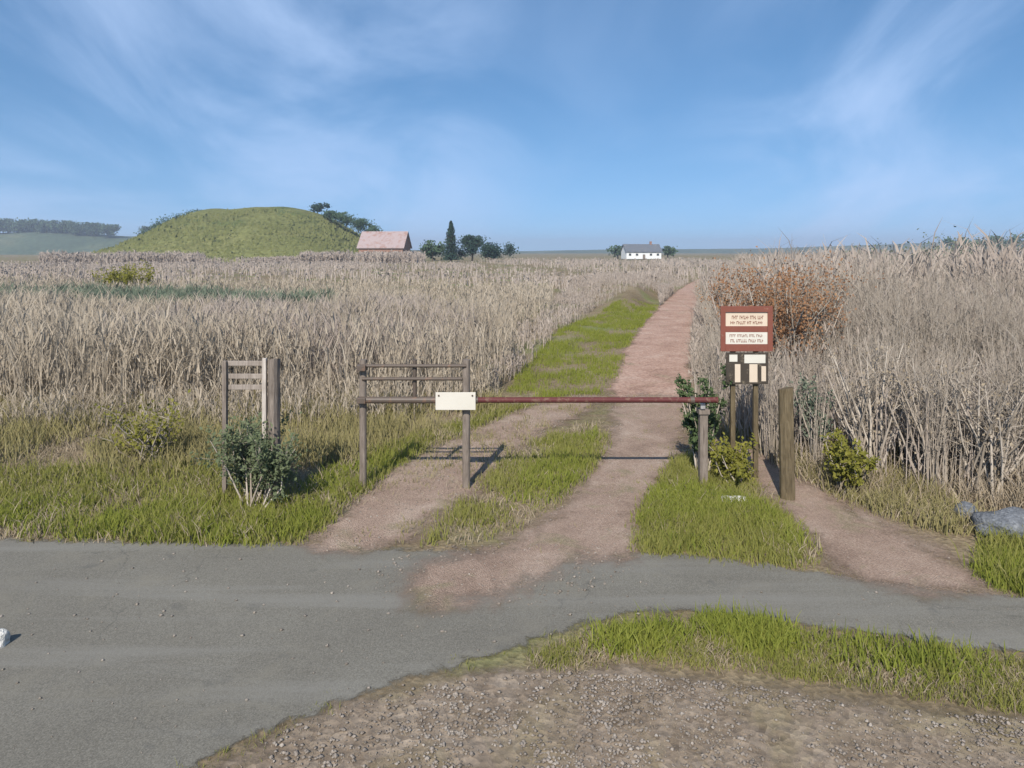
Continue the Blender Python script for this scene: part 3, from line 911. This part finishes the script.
shrub('grey_shrub', at(985, 22), 22, 1.7, 1.95, 'greybush', 'grey-green shrub above the thicket near the right frame edge', 5000, .10, 34)
for px, d, hh, rr, lab in [(870, 8.9, 1.9, .7, 'tall bare grey shrub right of the yellow-green bush'),
                           (925, 8.5, 1.75, .7, 'bare grey shrub with leaning stems midway along the right thicket'),
                           (985, 8.1, 1.6, .75, 'twiggy bare shrub behind the blue-grey rock at right')]:
    shrub('bare_shrub', at(px, d), d, rr, hh, 'straw', lab, 500, .04, 34, 'bare shrubs along the side path')


def crown_tree(name, x, y, h, rx, mat, label, n=900, ls=.9, conif=False, trunk=.18, group=None, base=.0, lobes=9):
    o = empty(name, (x, y, base), label, 'tree', random.random() * 6, group)
    s = Soup()
    th = h * (.9 if conif else .55)
    s.tubes(np.array([[[0, 0, -.5], [.04 * h, 0, th * .5], [0, .02 * h, th]]]), np.array([[trunk * 1.2, trunk, trunk * .4]]), np.array([.5]), 7)
    k = 7
    a = rng.random(k) * 6.28; zb = h * (.25 + .35 * rng.random(k))
    st = np.stack([np.zeros(k), np.zeros(k), zb], 1)
    en = np.stack([np.cos(a) * rx * .7, np.sin(a) * rx * .7, zb + h * .2], 1)
    s.tubes(np.stack([st, en], 1), np.stack([np.full(k, trunk * .5), np.full(k, trunk * .15)], 1), rng.random(k), 5)
    s.build('trunk', M['bark'], o)
    s = Soup()
    if conif:
        f = rng.random(n) ** 1.3
        ra = rx * (1 - f) ** .8 * (.55 + .6 * rng.random(n) ** 2) + .12
        an = rng.random(n) * 6.28; q = np.sqrt(rng.random(n)) * (1 + .3 * vnoise(an * 2, f * 9, .8, 3))
        C = np.stack([np.cos(an) * ra * q, np.sin(an) * ra * q, h * (.06 + .94 * f)], 1)
        rn = rng.random(n)
    else:
        lc = rng.normal(size=(lobes, 3)) * np.array([rx * .48, rx * .48, h * .14]) + np.array([0, 0, h * .62])
        lr = rx * (.35 + .3 * rng.random(lobes))
        i = rng.integers(0, lobes, n)
        dv = rng.normal(size=(n, 3)); dv /= np.linalg.norm(dv, axis=1)[:, None]
        C = lc[i] + dv * (lr[i] * rng.random(n) ** .4 * (1 + .35 * rng.normal(size=n)))[:, None]
        C = C[C[:, 2] > h * .1]; C = C[C[:, 2] < h * 1.05]; n = len(C); i = rng.integers(0, lobes, n)
        rn = np.clip(rng.random(lobes)[i] * .6 + .4 * rng.random(n), 0, 1)
    s.leaves(C, ls * (.6 + .8 * rng.random(n)), rn, .2, .8)
    s.build('crown', M[mat], o)
    return o


crown_tree('conifer', at(451, 200), 200, zat(221, 200), 3.2, 'conifer', 'dark pointed conifer, tallest of the dark trees right of the barn', 4200, .45, True, .3)
crown_tree('dark_tree', at(472, 204), 204, zat(236, 204), 4.0, 'conifer', 'dark round tree directly right of the pointed conifer', 3600, .5, False, .25)
crown_tree('dark_tree', at(494, 202), 202, zat(243, 202), 4.2, 'conifer', 'low dark tree at the right end of the dark tree clump', 3600, .5, False, .25)
crown_tree('dark_tree', at(432, 207), 207, zat(241, 207), 3.2, 'treeleaf', 'small green tree between the barn and the pointed conifer', 1000, .8, False, .2)
crown_tree('hilltop_tree', at(318, 262), 262, 5.0, 2.6, 'conifer', 'lone dark tree on top of the green hill', 900, .7, False, .2, base=zat(214, 262) - .6)
crown_tree('hilltop_tree', at(340, 264), 264, 3.2, 2.4, 'treeleaf', 'low bush-like tree on the right slope of the green hill', 700, .6, False, .15, base=zat(219, 264) - .6)
for i in range(22):
    px = [-46, -34, -22, -10, 1, 9, 18, 27, 36, 45, 55, 66, 76, 86, 96, 107, 152, 163, 174, 184, 193, 203][i] + random.uniform(-2, 2)
    d = 858 + 6 * (i % 3)
    b0 = zat(236, d)
    py = (218 if px < 50 else 221 if px < 150 else 224) + random.uniform(0, 4)
    crown_tree('ridge_tree', at(px, d), d, zat(py, d) - b0, random.uniform(9, 13), 'treeleaf', 'blue-green tree in the tree row on the far ridge at left', 1800, 2.2, False, .5, 'trees on the far ridge', b0, 14)
HB = [(150, 247, 230, 4.5), (160, 242, 224, 4.8), (171, 236, 218, 5), (182, 229, 214, 4.6), (194, 221, 210, 3.4), (330, 216, 211, 3), (346, 222, 214, 4), (358, 228, 219, 4), (372, 236, 226, 3.6)]
for px, pb, pt, rx in HB:
    d = 261 if px < 250 else 252
    b0 = zat(pb, d) - 1.5
    crown_tree('hill_bush', at(px, d), d, zat(pt, d) - b0, rx, 'treeleaf', 'dark bush on the %s flank of the green hill' % ('left' if px < 250 else 'right'), 1800, .5, False, .2, 'bushes on the %s flank of the hill' % ('left' if px < 250 else 'right'), b0, 10)
for i, (px, py, rx) in enumerate([(958, 237, 6), (975, 235, 7), (994, 236, 7), (1014, 234, 8), (1040, 235, 8)]):
    d = 480 + 15 * (i % 2)
    crown_tree('skyline_tree', at(px, d), d, zat(py, d), rx, 'treeleaf', 'dark far tree in the row on the skyline at right', 700, 1.5, False, .4, 'trees on the right skyline')
for i, (px, py, rx) in enumerate([(618, 246, 4), (668, 247, 4)]):
    crown_tree('far_tree', at(px, 330), 330, zat(py, 330), rx, 'treeleaf', ['small dark tree left of the far house', 'small dark tree right of the far house'][i], 500, 1.1, False, .3)


# ------------------------------------------------------------------ far buildings
def gabled(name, x, y, w, dpt, wall, ridge, wallmat, roofmat, label, cat, rz=0.0, nwin=3, chim=False):
    o = empty(name, (x, y, -.3), label, cat, rz)
    bm = bmesh.new()
    a = [(-w / 2, -dpt / 2), (w / 2, -dpt / 2), (w / 2, dpt / 2), (-w / 2, dpt / 2)]
    lo = [bm.verts.new((p[0], p[1], 0)) for p in a]; up = [bm.verts.new((p[0], p[1], wall)) for p in a]
    r1 = bm.verts.new((-w / 2, 0, ridge - .12)); r2 = bm.verts.new((w / 2, 0, ridge - .12))
    for i in (0, 2): bm.faces.new((lo[i], lo[(i + 1) % 4], up[(i + 1) % 4], up[i]))
    bm.faces.new((lo[1], lo[2], up[2], r2, up[1])); bm.faces.new((lo[3], lo[0], up[0], r1, up[3]))
    bm_obj('wall', bm, M[wallmat], o)
    bm = bmesh.new()
    e = .5; sl = (ridge - wall) / (dpt / 2); th = .22
    P = [(-dpt / 2 - e, wall - sl * e), (0, ridge), (dpt / 2 + e, wall - sl * e)]
    vs = []
    for X in (-w / 2 - e, w / 2 + e):
        vs.append([bm.verts.new((X, p[0], p[1])) for p in P] + [bm.verts.new((X, p[0], p[1] + th)) for p in P])
    A, B = vs
    for i, j in ((0, 1), (1, 2)):
        bm.faces.new((A[i], A[j], B[j], B[i])); bm.faces.new((A[i + 3], A[j + 3], B[j + 3], B[i + 3]))
        bm.faces.new((A[i], A[j], A[j + 3], A[i + 3])); bm.faces.new((B[i], B[j], B[j + 3], B[i + 3]))
    for i in (0, 2): bm.faces.new((A[i], B[i], B[i + 3], A[i + 3]))
    rf = bm_obj('roof', bm, M[roofmat], o)
    if chim:
        bm = bmesh.new(); box(bm, (w * .28, 0, ridge + .6), (.9, .8, 1.8)); bm_obj('chimney', bm, M['barnwall'], rf)
    for i in range(nwin):
        X = -w / 2 + w * (i + .5) / nwin
        if i == nwin // 2:
            bm = bmesh.new(); box(bm, (X, -dpt / 2 - .04, min(2.2, wall * .75) / 2), (1.2, .1, min(2.2, wall * .75))); bm_obj('door', bm, M['greywood'], o)
        else:
            bm = bmesh.new(); box(bm, (X, -dpt / 2 - .04, wall * .58), (1.3, .1, 1.2)); wd = bm_obj('window', bm, M['white'], o)
            bm = bmesh.new(); box(bm, (X, -dpt / 2 - .1, wall * .58), (1.06, .03, .96)); bm_obj('pane', bm, M['glass'], wd)
    return o


gabled('house', at(641, 320), 320, 17, 9, 3.6, zat(244.5, 320) + .3, 'housewall', 'roof', 'small pale house with dark roof alone on the horizon above the track', 'house', .12, 5, True)
gabled('barn', at(385, 225), 225, 15, 10, zat(247, 225) + .3, zat(232, 225) + .3, 'barnwall', 'barnroof', 'long barn with pinkish grey roof beside the green hill', 'barn', -.1, 3)


# ------------------------------------------------------------------ barrier gate
GD = 8.4                                                 # distance of the gate line
x0, x1 = at(360, GD), at(716, GD)
zb, zm, zt = zat(400, GD), zat(379, GD), zat(366, GD)
gate = empty('barrier_gate', ((x0 + x1) / 2, GD, 0), 'long dark red barrier gate barring the dirt track, with railed left end and white plate', 'gate')
cx = (x0 + x1) / 2
def L(px): return at(px, GD) - cx
bm = bmesh.new(); cyl(bm, (L(440), 0, zb), (L(716), 0, zb), .036, n=14); cyl(bm, (L(716), 0, zb), (L(716) + .02, 0, zb), .042, n=14)
bm_obj('bar', bm, M['redpaint'], gate, False)
bm = bmesh.new(); cyl(bm, (L(360), 0, zb), (L(440), 0, zb), .043, n=14); bm_obj('counter_arm', bm, M['darkmetal'], gate)
for z_, a_, b_ in ((zm, 362, 462), (zt, 362, 466)):
    bm = bmesh.new(); cyl(bm, (L(a_), .012, z_), (L(b_), .012, z_), .022, n=12); bm_obj('rail', bm, M['darkmetal'], gate)
for p_, lo_, r_ in ((362, -.3, .045), (414, zb + .03, .026), (466, -.3, .05)):
    bm = bmesh.new(); cyl(bm, (L(p_), .06, lo_), (L(p_), .06, zt + .07), r_, n=14)
    bm_obj('upright', bm, M['darkmetal'] if lo_ > 0 else M['greywood'], gate)
bm = bmesh.new(); box(bm, (L(456), -.062, zb), (.50, .012, .22), 0, .004); pl = bm_obj('plate', bm, M['white'], gate)
for sx in (-.21, .21):
    bm = bmesh.new(); cyl(bm, (L(456) + sx, -.075, zb + .07), (L(456) + sx, -.066, zb + .07), .012, n=10)
    bm_obj('bolt', bm, M['darkmetal'], pl)
bm = bmesh.new(); box(bm, (L(706), .13, zb / 2 - .12), (.10, .10, zb - .06 + .24 - .2), 0, .008)
box(bm, (L(706), .13, zb - .17), (.14, .14, .06), 0, .005)
bm_obj('rest_post', bm, M['greywood'], gate)

for p_ in (474, 690):
    bm = bmesh.new(); cyl(bm, (L(p_), 0, zb), (L(p_) + .05, 0, zb), .046, n=14); bm_obj('collar', bm, M['darkmetal'], gate)
for z_ in (zb, zt - .02):
    bm = bmesh.new(); box(bm, (L(362), .005, z_), (.11, .13, .07), 0, .006); bm_obj('hinge', bm, M['darkmetal'], gate)
bm = bmesh.new(); box(bm, (L(704), .055, zb - .09), (.06, .035, .075), 0, .008)
bm_obj('padlock', bm, M['wire'], gate)

# ------------------------------------------------------------------ wooden posts and wire on the left
def rough_post(name, x, y, w, h, mat, label, rz=.2, tilt=(0, 0)):
    o = empty(name, (x, y, gz(x, y)), label, 'post', rz)
    o.rotation_euler = (tilt[0], tilt[1], rz)
    bm = bmesh.new()
    n, k = 10, 9
    rings = []
    for j in range(k):
        z = -.3 + (h + .3) * j / (k - 1)
        ring = []
        for i in range(n):
            a = i / n * 6.283
            r = w / 2 * (1.12 if i % 3 else .98) * (1 + .06 * math.sin(3.1 * j + 1.7 * i) + random.uniform(-.03, .03)) * (1 - .06 * j / k)
            ring.append(bm.verts.new((math.cos(a) * r, math.sin(a) * r, z + (.02 * math.cos(a + 1) if j == k - 1 else 0))))
        rings.append(ring)
    for A, B in zip(rings, rings[1:]):
        for i in range(n): bm.faces.new((A[i], A[(i + 1) % n], B[(i + 1) % n], B[i]))
    bm.faces.new(rings[-1]); bm.faces.new(rings[0])
    bm_obj('shaft', bm, M[mat], o)
    return o


rough_post('wooden_post', at(788, 8.07), 8.07, .17, zat(388, 8.07), 'postwood', 'thick dark brown wooden post right of the sign beside the side path', .3, (0, -.02))
pst = rough_post('wooden_post', at(274, 8.0), 8.0, .14, zat(360, 8.0), 'greywood', 'weathered grey-brown post with a pale batten and three short rails behind the soft green bush', 0)
bm = bmesh.new(); box(bm, (-.105, -.02, zat(360, 8) * .73), (.05, .05, zat(360, 8) * .56), 0, .006); bm_obj('batten', bm, M['palewood'], pst)
for z_ in (zat(364, 8), zat(377, 8), zat(388, 8)):
    bm = bmesh.new(); box(bm, (-.36, .055, z_ - gz(at(274, 8), 8)), (.50, .022, .06), 0, .006); bm_obj('rail', bm, M['midwood'], pst)

bm = bmesh.new(); box(bm, (-.60, .03, zat(362, 8) * .47), (.05, .06, zat(362, 8) * 1.06), 0, .006); bm_obj('end_stake', bm, M['greywood'], pst)

# ------------------------------------------------------------------ the sign
SD = 8.75
sgx = at(745, SD)
sg = empty('entrance_sign', (sgx, SD, gz(sgx, SD)), 'red-framed notice sign above a small black and white board on two thin posts', 'sign')
base = gz(sgx, SD)
def SX(p): return at(p, SD) - sgx
def SZ(p): return zat(p, SD) - base
def rect(bm, xa, ya, xb, yb, y0, th, bev=.003):
    box(bm, ((SX(xa) + SX(xb)) / 2, y0, (SZ(ya) + SZ(yb)) / 2), (SX(xb) - SX(xa), th, SZ(ya) - SZ(yb)), 0, bev)
for p in (734, 757):
    bm = bmesh.new(); box(bm, (SX(p), .055, (SZ(307) - .3) / 2), (.06, .05, SZ(307) + .3), 0, .004); bm_obj('post', bm, M['postwood'], sg)
bm = bmesh.new(); rect(bm, 721, 307, 771, 351, 0, .025, .004); brd = bm_obj('board', bm, M['cream'], sg)
bm = bmesh.new()
rect(bm, 720, 306, 772, 312, -.022, .018); rect(bm, 720, 312.05, 725, 351, -.022, .018); rect(bm, 767, 312.05, 772, 351, -.022, .018); rect(bm, 725.05, 344, 766.95, 351, -.022, .018)
bm_obj('frame', bm, M['maroon'], brd)
bm = bmesh.new(); rect(bm, 725.1, 326, 766.9, 332, -.0155, .005, .001); bm_obj('stripe', bm, M['maroon'], brd)
bm = bmesh.new(); rect(bm, 725.1, 332.1, 766.9, 343.9, -.0145, .003, .0005); bm_obj('white_panel', bm, M['white'], brd)
for row, ys in ((0, (315.5, 319)), (1, (321, 324)), (2, (334.2, 336.8)), (3, (339, 342))):
    bm = bmesh.new()
    xx = 729.0 + random.uniform(0, 3)
    y0_ = -.0155 if row < 2 else -.0185
    while xx < 761:
        for _ in range(random.randint(3, 7)):                 # one illegible word: short upright and level strokes
            wd = random.choice((.9, 1.1, 1.3)); hgt = ys[1] - ys[0]
            rect(bm, xx, ys[0], xx + .35, ys[1], y0_, .004, 0)
            yy = ys[0] + hgt * random.choice((0, .4, .8))
            rect(bm, xx + .36, yy, xx + wd, yy + hgt * .2, y0_, .004, 0)
            xx += wd + .45
            if xx > 762: break
        xx += 1.3
    bm_obj('lettering', bm, M['maroon'], brd)
bm = bmesh.new(); rect(bm, 726, 352.5, 768, 384, -.002, .02, .003); lb = bm_obj('lower_board', bm, M['black'], sg)
for xa, ya, xb, yb in ((744, 354.5, 765, 363), (729, 354.5, 737, 361.5), (749, 364, 757, 382), (734.5, 364, 740, 382), (761, 366, 765.5, 381)):
    bm = bmesh.new(); rect(bm, xa, ya, xb, yb, -.0145, .004, .0005); bm_obj('pale_panel', bm, M['cream'] if ya > 363 else M['white'], lb)

# ------------------------------------------------------------------ stones
def stone(name, x, y, sx, sy, sz_, mat, label, rz=0.0, z=0.0):
    bm = bmesh.new()
    bmesh.ops.create_icosphere(bm, subdivisions=3, radius=1)
    ph = random.random() * 9
    for v_ in bm.verts:
        c = v_.co
        k = 1 + .16 * math.sin(2.3 * c.x + ph) * math.cos(2.9 * c.y + ph) + .09 * math.sin(5.1 * c.z + 3.7 * c.x + ph) + .05 * math.sin(9 * c.y + ph)
        v_.co = Vector((c.x * sx * k, c.y * sy * k, max(-.35, c.z) * sz_ * k))
    o = bm_obj(name, bm, M[mat], None, True)
    o.location = (x, y, z + sz_ * .3); o.rotation_euler = (0, 0, rz)
    return tag(o, label, 'stone')


gx_, gy_ = G(1, 646)
stone('white_stone', gx_ - .02, gy_, .075, .07, .085, 'stone', 'small white stone lying on the grey road at the left frame edge', .4, .012)
gx_, gy_ = G(734, 506)
stone('flat_stone', gx_, gy_, .17, .11, .05, 'stone', 'flat pale stone lying in the green grass below the sign', .1, .05)
gx_, gy_ = G(1006, 535)
stone('grey_rock', gx_, gy_, .34, .25, .17, 'rock', 'blue-grey rock at the edge of the thicket near the right frame edge', .3, .05)
gx_, gy_ = G(965, 522)
stone('grey_rock', gx_, gy_, .14, .12, .10, 'rock', 'smaller grey rock left of the blue-grey rock', 1.1, .08)

# ------------------------------------------------------------------ the air between here and the far ridges
bm = bmesh.new()
zl, zh = -4.0, 70.0
box(bm, (0, 1850, (zl + zh) / 2), (5600, 3800, zh - zl))
hz = bm_obj('haze', bm, None)
hm_ = bpy.data.materials.new('haze_air'); hm_.use_nodes = True
t = hm_.node_tree
t.nodes.remove(t.nodes['Principled BSDF'])
pv = t.nodes.new('ShaderNodeVolumePrincipled')
pv.inputs['Color'].default_value = (.80, .88, 1.0, 1)
pv.inputs['Density'].default_value = 0.00042
pv.inputs['Anisotropy'].default_value = 0.2
t.links.new(pv.outputs[0], t.nodes['Material Output'].inputs['Volume'])
hz.data.materials.append(hm_)
tag(hz, kind='stuff')
